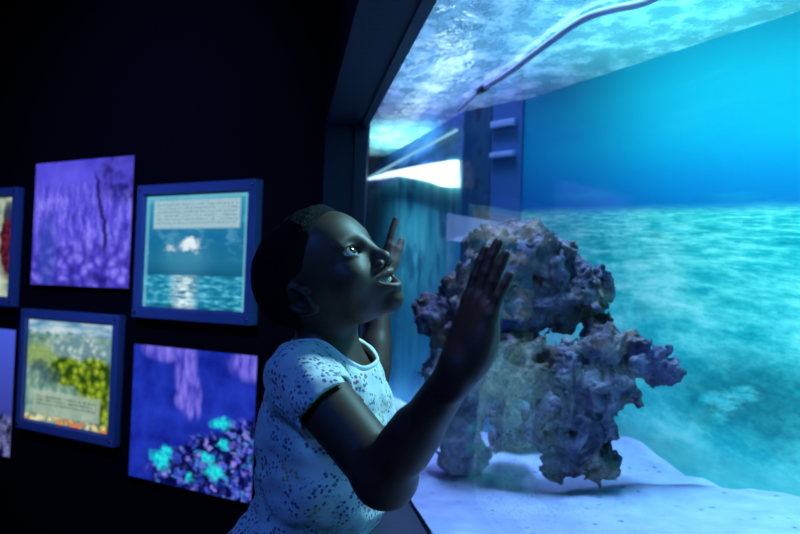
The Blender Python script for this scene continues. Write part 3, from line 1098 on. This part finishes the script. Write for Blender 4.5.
so = bpy.data.objects.new('girl_spot', sp); COL.objects.link(so); so.location = (.86, 1.35, 2.05)
so.rotation_euler = (Vector((.10, 1.10, .98)) - Vector(so.location)).to_track_quat('-Z', 'Y').to_euler()
# ------------------------------------------------------------------ the girl
HC = np.array([0.054, 1.098, 1.0645]); HS = 0.90
HYAW, HPIT, HROLL = radians(-38), radians(32), radians(14)


def rot(yaw, p, rl):
    cy, sy, cp, sp, c_, s_ = cos(yaw), sin(yaw), cos(p), sin(p), cos(rl), sin(rl)
    return (np.array([[cy, -sy, 0], [sy, cy, 0], [0, 0, 1]]) @ np.array([[cp, 0, -sp], [0, 1, 0], [sp, 0, cp]])
            @ np.array([[1, 0, 0], [0, c_, -s_], [0, s_, c_]]))


HR = rot(HYAW, HPIT, HROLL)
EYE = [np.array([.0632, s * .031, .001]) for s in (-1, 1)]


def head_base(q):
    """skull, face mass and jaw in head space (x forward, y left, z up)"""
    d = d_ell(q, (-.016, 0, .013), (.088, .070, .076))
    d = smin(d, d_ell(q, (.030, 0, .028), (.052, .056, .050)), .03)
    d = smin(d, d_ell(q, (.030, 0, -.022), (.050, .052, .060)), .03)
    d = smin(d, d_ell(q, (.042, 0, -.062), (.036, .036, .026)), .025)
    d = smin(d, d_sph(q, (.066, 0, -.083), .013), .022)
    return d


def lipline(up, n=9):
    ys = np.linspace(-.0280, .0280, n)
    if up:
        return [np.array([.0905 - 22 * y * y, y, -.0475 + 1.0 * y * y + (.0012 if abs(y) > .002 and abs(y) < .009 else 0)]) for y in ys]
    return [np.array([.0880 - 21 * y * y, y, -.0700 + 28 * y * y]) for y in ys]


def head_fn(q):
    d = head_base(q)
    ax = np.abs(q[:, 1])
    m = np.stack([q[:, 0], ax, q[:, 2]], 1)
    d = smin(d, d_sph(m, (.053, .036, -.030), .025), .016)                       # cheeks
    d = smin(d, d_ell(q, (.067, 0, -.053), (.020, .028, .020)), .014)          # muzzle
    d = smin(d, d_cap(m, (.073, .014, .020), (.066, .042, .017), .0055, .004), .012)   # brow
    d = smax(d, -d_ell(m, (.090, .031, .003), (.015, .017, .010)), .010)        # sockets
    d = smin(d, d_cap(q, (.079, 0, .006), (.092, 0, -.024), .0055, .0085), .014)      # bridge
    d = smin(d, d_sph(q, (.0945, 0, -.0285), .0090), .008)                      # tip
    d = smin(d, d_ell(m, (.0870, .0145, -.0325), (.0095, .0075, .0070)), .005)   # wings
    d = smax(d, -d_ell(m, (.0925, .0078, -.0385), (.0055, .0038, .0042)), .002)  # nostrils
    # eyelids with an opening
    e = EYE[1]
    lid = d_sph(m, e, .0170)
    qe = m - e
    ce, se = cos(.10), sin(.10)
    qy = qe[:, 1] * ce + qe[:, 2] * se
    qz = -qe[:, 1] * se + qe[:, 2] * ce
    opening = d_ell(np.stack([qe[:, 0] - .012, qy, qz - .0008], 1), (0, 0, 0), (.020, .0160, .0070))
    d = smin(d, lid, .004)
    d = smax(d, -opening, .0012)
    # mouth: open smile, then lips
    d = smax(d, -d_ell(np.stack([q[:, 0], q[:, 1], q[:, 2] - 13 * q[:, 1] ** 2], 1), (.086, 0, -.0585), (.024, .0260, .0095)), .002)
    for up, r in ((True, .0050), (False, .0060)):
        L = lipline(up)
        n = len(L) - 1
        dl = None
        for i in range(n):
            t0 = 1 - abs(2 * i / n - 1) ** 2 * .55
            t1_ = 1 - abs(2 * (i + 1) / n - 1) ** 2 * .55
            x = d_cap(q, L[i], L[i + 1], r * t0, r * t1_)
            dl = x if dl is None else np.minimum(dl, x)
        d = smin(d, dl, .0045)
    # smile fold, chin dimple area
    d = smin(d, d_ell(q, (.0735, 0, -.083), (.0125, .015, .010)), .012)
    # ears
    ec = np.array([-.012, .0655, -.018])
    ea = rot(radians(20), 0, 0)
    qm = (m - ec) @ ea
    c12, s12 = cos(.70), sin(.70)
    qx = qm[:, 0] * c12 + qm[:, 2] * s12
    qz = -qm[:, 0] * s12 + qm[:, 2] * c12
    qy = qm[:, 1]
    ax_, az_ = .0180 + np.clip(qz, -.03, .03) * .14, .0262
    rr = np.sqrt((qx / ax_) ** 2 + (qz / az_) ** 2)
    disc = np.maximum(np.abs(qy - .002 - .006 * (rr - .4)) - .0022, (rr - 1) * .018)
    rim = np.sqrt(((rr - .90) * .018) ** 2 + (qy - .0072) ** 2) - .0036
    rim = np.where((qx > .004) & (qz < .016) & (qz > -.012), rim + .003, rim)
    inner = np.sqrt(((rr - .52) * .018) ** 2 + (qy - .0035) ** 2) - .0026
    inner = np.where((qx > .006), inner + .004, inner)
    ear = smin(smin(disc, rim, .004), inner, .004)
    ear = smin(ear, d_ell(np.stack([qx, qy, qz], 1), (.001, .003, -.0245), (.0078, .0042, .007)), .006)
    ear = smin(ear, d_ell(np.stack([qx, qy, qz], 1), (.0125, .000, -.004), (.004, .005, .006)), .005)   # tragus
    d = smin(d, ear, .006)
    return d


# joints, in world space
NB = np.array([.066, 1.128, .972]); NTp = HC + HR @ np.array([-.022, 0, -.040]) * HS
SN = np.array([.030, 1.034, .942]); SF = np.array([.098, 1.222, .938])
EN = np.array([.118, .905, .850]); WNr = np.array([.169, .790, .978])
EF = np.array([.148, 1.350, .865]); WF = np.array([.166, 1.445, 1.058])
g2 = np.array([.928, -.372, 0.0]); l2 = np.array([.372, .928, 0.0])      # chest direction, left direction
TR = np.stack([g2, l2, np.array([0, 0, 1.0])], 1)
CH = np.array([.066, 1.130, .878]); BE = np.array([.067, 1.130, .800]); HP = np.array([.000, 1.142, .648])


def finger(w0, frame, base, ln, spread, curl, r):
    """three phalanges; frame columns: along hand, towards thumb, palm normal"""
    p = np.array(base, float)
    a = 0.0
    segs = []
    fr_ = (.46, .30, .24)
    for k in range(3):
        a += curl[k]
        d = np.array([cos(a) * cos(spread), cos(a) * sin(spread), sin(a)])
        q = p + d * ln * fr_[k]
        segs.append((w0 + frame @ p, w0 + frame @ q, r * (1 - .10 * k), r * (1 - .10 * (k + 1))))
        p = q
    return segs


def hand(w0, along, normal, side, curls, spreads, thumb):
    x = np.array(along, float); x /= np.linalg.norm(x)
    n = np.array(normal, float); n -= x * (n @ x); n /= np.linalg.norm(n)
    y = np.cross(n, x) * side
    fr_ = np.stack([x, y, n], 1)
    names = ('index', 'middle', 'ring', 'little')
    by = (.0220, .0078, -.0068, -.0208)
    bx = (.064, .067, .063, .056)
    ln = (.052, .058, .053, .042)
    rr = (.0072, .0074, .0070, .0062)
    F_, P_l = [], []
    for i in range(4):
        F_.append(finger(w0, fr_, (bx[i], by[i], 0), ln[i], spreads[i], curls[i], rr[i]))
        P_l.append((w0 + fr_ @ np.array([.006, by[i] * .55, -.001]), w0 + fr_ @ np.array([bx[i], by[i], 0]), .0105, .0082))
    tp = [np.array([.012, .014, .004])]
    for (dx, dy, dz) in thumb:
        tp.append(tp[-1] + np.array([dx, dy, dz]))
    tr_ = (.0115, .0090, .0074, .0062)
    T_ = [(w0 + fr_ @ tp[i], w0 + fr_ @ tp[i + 1], tr_[i], tr_[i + 1]) for i in range(3)]
    return dict(w=w0, F=F_, P=P_l, T=T_, fr=fr_, tips=[f[-1][1] for f in F_], ttip=T_[-1][1])


# near hand: palm towards the glass (+x), fingers up, thumb away from the camera
TIPN = np.array([.2070, .785, 1.104])
HN = hand(WNr, TIPN - WNr, (1, .36, -.2), -1, [(-.05, .04, .06), (-.02, .03, .05), (.0, .05, .06), (.02, .07, .08)],
          (.02, .0, -.03, -.12), ((.024, .010, .008), (.023, .002, .004), (.019, .000, .002)))
HF = hand(WF, np.array([.193, 1.495, 1.178]) - WF, (1, -.05, -.2), 1, [(.0, .04, .06), (.0, .03, .05), (.0, .05, .06), (.02, .07, .08)],
          (.02, .0, -.03, -.12), ((.024, .010, .008), (.023, .002, .004), (.019, .000, .002)))



def group_min(p, segs, k=None):
    d = None
    for a, b, ra, rb in segs:
        x = d_cap(p, a, b, ra, rb)
        d = x if d is None else (np.minimum(d, x) if k is None else smin(d, x, k))
    return d


def hand_fn(p, H):
    d = group_min(p, H['P'], .008)
    fr_ = H['fr']
    q = (p - H['w']) @ fr_
    d = smin(d, d_ell(q, (.030, .002, .001), (.034, .028, .0115)), .010)
    d = smin(d, d_ell(q, (.024, -.0205, .006), (.027, .0115, .0125)), .010)        # heel of the palm, little-finger side
    d = smin(d, d_ell(q, (.024, .017, .006), (.022, .012, .011)), .010)          # thumb ball
    d = smin(d, group_min(p, H['T'], .004), .009)
    fg = None
    for f in H['F']:
        x = None
        for i, (a, b, ra, rb) in enumerate(f):
            y = d_cap(p, a, b, ra, rb)
            x = y if x is None else smin(x, y, .0015)
        fg = x if fg is None else smin(fg, x, .0012)
    return smin(d, fg, .005)


def masked(p, c, rad, inner, fn):
    dist = np.linalg.norm(p - c, axis=1)
    d = dist - inner
    m = dist < rad
    if m.any():
        d[m] = fn(p[m])
    return d


def arm(p, S_, E_, W_, H):
    v = (W_ - E_)
    d = d_cap(p, S_, E_, .0365, .0320)
    d = smin(d, d_sph(p, E_, .0300), .015)
    d = smin(d, d_cap(p, E_ + np.array([-.004, 0, .002]), E_ + v * .45 + np.array([-.002, 0, .0]), .0298, .0252), .012)
    d = smin(d, d_cap(p, E_ + v * .3, W_, .0258, .0180), .012)
    d = smin(d, d_ell((p - W_) @ H['fr'], (-.004, 0, 0), (.03, .0205, .0150)), .01)
    return d


def upper_fn(p):
    d = masked(p, HC, .165, .10, lambda q: head_fn((q - HC) @ HR / HS) * HS)
    d = smin(d, d_cap(p, NTp, NB + np.array([0, 0, -.02]), .0365, .0390), .016)
    tr_ = np.minimum(d_cap(p, NB + np.array([-.012, 0, -.012]), SN + np.array([0, .01, -.004]), .030, .030), d_cap(p, NB + np.array([-.012, 0, -.012]), SF, .030, .030))
    d = smin(d, tr_, .030)
    d = smin(d, d_ell(p, CH + np.array([0, 0, .035]), (.062, .090, .060), TR), .03)
    d = smin(d, arm(p, SN, EN, WNr, HN), .014)
    d = smin(d, arm(p, SF, EF, WF, HF), .014)
    d = smin(d, masked(p, WNr + (TIPN - WNr) * .5, .13, .07, lambda q: hand_fn(q, HN)), .010)
    d = smin(d, masked(p, WF + np.array([.017, .024, .058]), .13, .07, lambda q: hand_fn(q, HF)), .010)
    return d


def torso_fn(p, o=0.0):
    d = d_ell(p, CH, (.074 + o, .100 + o, .105 + o), TR)
    d = smin(d, d_ell(p, BE, (.076 + o, .095 + o, .095 + o), TR), .04)
    d = smin(d, d_ell(p, HP, (.074 + o, .096 + o, .098 + o), TR), .05)
    return d


HJ = [HP + l2 * s * .048 + np.array([0, 0, -.04]) for s in (-1, 1)]
KN = [HP + l2 * s * .052 + g2 * .012 * 0 + np.array([.012, 0, -.320]) for s in (-1, 1)]
AN = [np.array([HP[0] - .01, HP[1], .075]) + l2 * s * .055 for s in (-1, 1)]


def legs_fn(p, o=0.0):
    d = None
    for i in (0, 1):
        x = smin(d_cap(p, HJ[i], KN[i], .058 + o, .041 + o), d_cap(p, KN[i], AN[i], .042 + o, .028 + o), .012)
        d = x if d is None else np.minimum(d, x)
    return d


def lower_fn(p):
    return smin(torso_fn(p), legs_fn(p), .03)


CAX = g2 * .34 + np.array([0, 0, .94]); CAX /= np.linalg.norm(CAX)
CO = np.array([.072, 1.119, .966])
CS = l2.copy(); CF = np.cross(CS, CAX)


def shirt_outer(p):
    d = torso_fn(p, .0085)
    tr_ = np.minimum(d_cap(p, NB + np.array([-.010, 0, -.028]), SN + np.array([0, .01, -.008]), .038, .038), d_cap(p, NB + np.array([-.010, 0, -.030]), SF + np.array([0, 0, -.006]), .038, .038))
    d = smin(d, tr_, .03)
    for S_, E_, f in ((SN, EN, .46), (SF, EF, .5)):
        s = d_cap(p, S_ - (E_ - S_) * .05, S_ + (E_ - S_) * f, .0395, .0450)
        u_ = (E_ - S_) / np.linalg.norm(E_ - S_)
        s = smax(s, (p - (S_ + (E_ - S_) * f)) @ u_ + .012, .002)
        d = smin(d, s, .022)
    near = np.abs(d) < .05
    q = p[near]
    n = perlin(q * np.array([18, 18, 8]) + 4.2) * .010 + perlin(q @ TR * np.array([30, 24, 34]) + 1.7) * .006
    n = n + perlin((q - SN) @ np.array([[.6, .5, .6], [-.5, .8, .2], [-.4, -.4, .8]]) * np.array([20, 50, 50])) * .004
    d[near] -= n
    return d


def shirt_fn(p):
    d = shirt_outer(p)
    d = smax(d, -(d + .0048), .001)
    q = p - CO
    t_ = q @ CAX
    rad = np.sqrt(((q @ CS) / 1.12) ** 2 + (q @ CF) ** 2) - .0560
    d = smax(d, -np.maximum(rad, -(t_ + .05)), .002)
    hem = .625 - p[:, 2]
    d = smax(d, hem, .002)
    for S_, E_, f in ((SN, EN, .46), (SF, EF, .5)):
        u_ = (E_ - S_) / np.linalg.norm(E_ - S_)
        q = p - S_
        t_ = q @ u_
        r_ = np.linalg.norm(q - t_[:, None] * u_, axis=1)
        hole = np.maximum(r_ - .0400, -(t_ - np.linalg.norm(E_ - S_) * f + .030))
        hole = np.maximum(hole, t_ - .25)
        d = smax(d, -hole, .002)
    return d


def hair_fn(p):
    q = (p - HC) @ HR / HS
    neck = d_cap(p, NTp, NB + np.array([0, 0, -.02]), .0365, .0390) / HS
    base = smin(head_base(q), neck, .018)
    d = base.copy()
    n = perlin(q * 60) * .0016 + perlin(q * 150) * .0016 + perlin(q * 300) * .0008
    xs = [-.11, -.06, -.035, -.012, .014, .022, .040, .054, .066, .09]
    zs = [-.040, -.046, -.034, .010, .016, .026, .046, .064, .072, .074]
    zl = np.interp(q[:, 0], xs, zs) + perlin(q * 90) * .002
    line = (zl - q[:, 2]) * .75
    thick = .0058 + .0035 * np.clip((q[:, 2] - .03) / .06, 0, 1)
    fade = np.clip(-line / .018, 0, 1)
    d = d - thick * (.22 + .78 * fade) - n * fade
    d = smax(d, line, .003)
    d = smax(d, -(d_ell(np.stack([q[:, 0], np.abs(q[:, 1]), q[:, 2]], 1), (-.006, .070, -.016), (.022, .03, .030))), .003)
    d = np.maximum(d, -(base + .006))
    return d * HS


def shift(V_, base):
    return V_ - base


GB = np.array([HP[0], HP[1], 0.0])
girl = empty('child', GB)
tag(girl, 'smiling young girl in a floral t-shirt looking up with both palms at the tank glass', 'person')

t = NT('dark_brown_skin')
at_ = t.n('ShaderNodeAttribute', attribute_name='tint')
s = t.xyz(at_.outputs['Color'])
o_ = t.coord()
c = t.mix(t.step(t.noise(o_, 40, 3), .3, .7), (.062, .030, .020), (.078, .038, .026))
c = t.mix(t.math('MULTIPLY', s[0], .6), c, (.13, .045, .042))
c = t.mix(t.math('MULTIPLY', s[1], .75), c, (.22, .14, .10))
c = t.mix(t.math('MULTIPLY', s[2], .85), c, (.010, .007, .006))
m_skin = t.done(t.bsdf(c, .52, .35, normal=t.bump(t.noise(o_, 700, 2), .12, .0008)))

VU, FU = mesh_sdf(upper_fn, (-.09, .72, .75), (.26, 1.56, 1.24), .0016, 1.5)
VL, FL = mesh_sdf(lower_fn, (-.14, .98, .02), (.17, 1.30, 1.02), .006, 1.6)
Vb = np.concatenate([VU, VL]); Fb = np.concatenate([FU, FL + len(VU)])
body = mesh_obj('body', Vb - GB, Fb, m_skin, girl, smooth=True)
q = (Vb - HC) @ HR / HS
m_ = np.stack([q[:, 0], np.abs(q[:, 1]), q[:, 2]], 1)
lips = np.full(len(Vb), 9.0)
for up in (True, False):
    L_ = lipline(up)
    for i in range(len(L_) - 1):
        lips = np.minimum(lips, d_cap(q, L_[i], L_[i + 1], .0048))
lips = np.clip(1 - lips / .0015, 0, 1)
brow = np.minimum(d_cap(m_, (.077, .013, .0215), (.071, .031, .0270), .0030, .0032), d_cap(m_, (.071, .031, .0270), (.058, .046, .0200), .0032, .0012))
brow = np.clip(1 - np.maximum(brow, 0) / .003, 0, 1) * (.7 + .6 * perlin(q * 500))
palm = np.zeros(len(Vb))
for H in (HN, HF):
    qh = (Vb - H['w']) @ H['fr']
    palm = np.maximum(palm, np.clip((qh[:, 2] - .002) / .003, 0, 1) * (qh[:, 0] > -.002) * (np.linalg.norm(qh, axis=1) < .16))
attr = body.data.color_attributes.new('tint', 'FLOAT_COLOR', 'POINT')
arr = np.stack([lips, palm, np.clip(brow, 0, 1), np.ones(len(Vb))], 1).astype(np.float32)
nv = len(body.data.vertices)
attr.data.foreach_set('color', arr[:nv].ravel())

# hair
m_hair = simple('short_black_curly_hair', (.005, .0045, .006), .8, .12, bump_scale=500, bump=.8)
V_, F_ = mesh_sdf(hair_fn, HC - .13, HC + .13, .0019, 2.6)
mesh_obj('hair', V_ - GB, F_, m_hair, girl, smooth=True)

# eyes
for s_, E in zip((-1, 1), EYE):
    ctr = HC + HR @ E * HS
    G = HR @ np.array([.94, -.10, .15]); G /= np.linalg.norm(G)
    t = NT('wet_dark_eye')
    o_ = t.coord('Object')
    dt = t.n('ShaderNodeVectorMath', operation='DISTANCE')
    t.put(dt.inputs[0], o_); dt.inputs[1].default_value = tuple(G * .0134)
    c = t.ramp(t.math('MULTIPLY', dt.outputs['Value'], 100), [(0, (.002, .002, .002)), (.24, (.002, .002, .002)), (.27, (.03, .014, .008)), (.58, (.02, .01, .006)), (.64, (.50, .50, .50))])
    m_eye = t.done(t.bsdf(c, .06, .8))
    bm = bmesh.new()
    bmesh.ops.create_uvsphere(bm, u_segments=32, v_segments=20, radius=.0134)
    bm_obj('eye', bm, m_eye, girl, smooth=True, loc=ctr - GB)

# teeth
m_teeth = simple('white_teeth', (.85, .84, .80), .2, .6)


def teeth_fn(p):
    q = (p - HC) @ HR / HS
    d = None
    for i in range(-4, 4):
        y = (i + .5) * .0048
        x = d_ell(q, (.0815 - 20 * y * y, y, -.0545 + 8 * y * y), (.0030, .00235, .0052 if abs(i + .5) < 1.2 else .0046))
        d = x if d is None else smin(d, x, .0004)
    for i in range(-3, 3):
        y = (i + .5) * .0042
        d = np.minimum(d, d_ell(q, (.0785 - 20 * y * y, y, -.0650 + 12 * y * y), (.0026, .0021, .0042)))
    return d * HS


tc = HC + HR @ np.array([.078, 0, -.058]) * HS
V_, F_ = mesh_sdf(teeth_fn, tc - .03, tc + .03, .0008, 1.6)
mesh_obj('teeth', V_ - GB, F_, m_teeth, girl, smooth=True)

# shirt
t = NT('floral_cotton')
o_ = t.coord('Object')
c = t.ramp(t.noise(o_, 14, 3), [(.35, (.62, .66, .68)), (.65, (.80, .83, .84))])
wp = t.warp(o_, 60, .004)
clus = t.noise(o_, 34, 2, .5)
big_ = t.voro(wp, 165)
pal = t.xyz(t.voro(o_, 30, out='Color'))
hue = t.ramp(pal[0], [(.0, (.10, .05, .22)), (.33, (.26, .05, .12)), (.52, (.05, .12, .22)), (.7, (.55, .42, .12)), (.85, (.12, .07, .24))], 'CONSTANT')
pet = t.step(big_, .44, .34)
msk = t.math('MULTIPLY', pet, t.step(clus, .45, .50))
c = t.mix(t.math('MULTIPLY', msk, .85), c, hue)
sm_ = t.voro(wp, 190)
clus2 = t.step(t.noise(t.mapping(o_, (1, 1, 1), (3, 2, 1)), 24, 2), .50, .55)
c = t.mix(t.math('MULTIPLY', t.math('MULTIPLY', t.step(sm_, .42, .3), clus2), .5), c, (.20, .30, .36))
m_shirt = t.done(t.bsdf(c, .9, .15, normal=t.bump(t.noise(o_, 900, 2), .2, .001)))
V_, F_ = mesh_sdf(shirt_fn, (-.16, .86, .60), (.22, 1.36, 1.06), .0026, 1.7)
shirt = mesh_obj('shirt', V_ - GB, F_, m_shirt, girl, smooth=True)
# collar binding
ring = []
for k in range(72):
    a = 2 * pi * k / 72
    off = CS * cos(a) * .0560 * 1.12 + CF * sin(a) * .0560
    ts = np.linspace(.10, -.06, 400)
    P = CO + off + CAX * ts[:, None]
    dd = shirt_outer(P)
    i = np.argmax(dd < 0)
    ring.append(P[i] - CAX * .001)
ring = np.array(ring)
ring = sum(np.roll(ring, s_, axis=0) for s_ in (-2, -1, 0, 1, 2)) / 5
verts, faces = [], []
n_ = len(ring)
for i in range(n_):
    tg = ring[(i + 1) % n_] - ring[i - 1]; tg /= np.linalg.norm(tg)
    out_ = ring[i] - ring.mean(0); out_ -= tg * (out_ @ tg); out_ /= np.linalg.norm(out_)
    b_ = np.cross(tg, out_)
    for k in range(8):
        th = 2 * pi * k / 8
        verts.append(ring[i] + out_ * cos(th) * .0030 + b_ * sin(th) * .0048 - GB)
for i in range(n_):
    for k in range(8):
        faces.append((i * 8 + k, i * 8 + (k + 1) % 8, ((i + 1) % n_) * 8 + (k + 1) % 8, ((i + 1) % n_) * 8 + k))
mesh_obj('collar', verts, faces, simple('white_collar_band', (.72, .76, .78), .9, .15), girl, smooth=True)

# leggings and shoes, below the frame
m_leg = simple('dark_leggings', (.012, .014, .03), .9, .2)
V_, F_ = mesh_sdf(lambda p: smax(smin(torso_fn(p, .004), legs_fn(p, .005), .03), p[:, 2] - .70, .003), (-.14, .98, .06), (.17, 1.32, .72), .006, 1.6)
mesh_obj('leggings', V_ - GB, F_, m_leg, girl, smooth=True)
m_shoe = simple('dark_canvas_shoe', (.03, .035, .06), .7)
m_sole = simple('white_rubber_sole', (.6, .62, .65), .6)
fdir = np.array([.25, -.97, 0.0]) * 0 + g2
for s_ in (-1, 1):
    a0 = AN[(s_ + 1) // 2].copy()
    toe_dir = np.array([.55, -.835, 0]) if s_ < 0 else np.array([.35, -.937, 0])
    a0[2] = 0

    def shoe(p, a0=a0, td=toe_dir):
        d = d_cap(p, a0 + np.array([0, 0, .040]), a0 + td * .105 + np.array([0, 0, .028]), .034, .026)
        d = smin(d, d_cap(p, a0 + np.array([0, 0, .05]), a0 + np.array([0, 0, .085]), .036, .036), .02)
        return smax(d, .012 - p[:, 2], .003)
    V_, F_ = mesh_sdf(shoe, a0 + np.array([-.15, -.20, -.01]), a0 + np.array([.2, .1, .14]), .004, 1.6)
    sh_ = mesh_obj('shoe', V_ - GB, F_, m_shoe, girl, smooth=True)
    bm = bmesh.new()
    pts = []
    pr = np.array([-toe_dir[1], toe_dir[0], 0])
    for k in range(28):
        th = 2 * pi * k / 28
        cx = a0 + toe_dir * (.052 + .090 * cos(th)) + pr * (.034 - .004 * cos(th)) * sin(th)
        pts.append(cx - GB)
    add_prism(bm, [p[:2] for p in pts], 0.0, .014)
    bm_obj('sole', bm, m_sole, sh_)
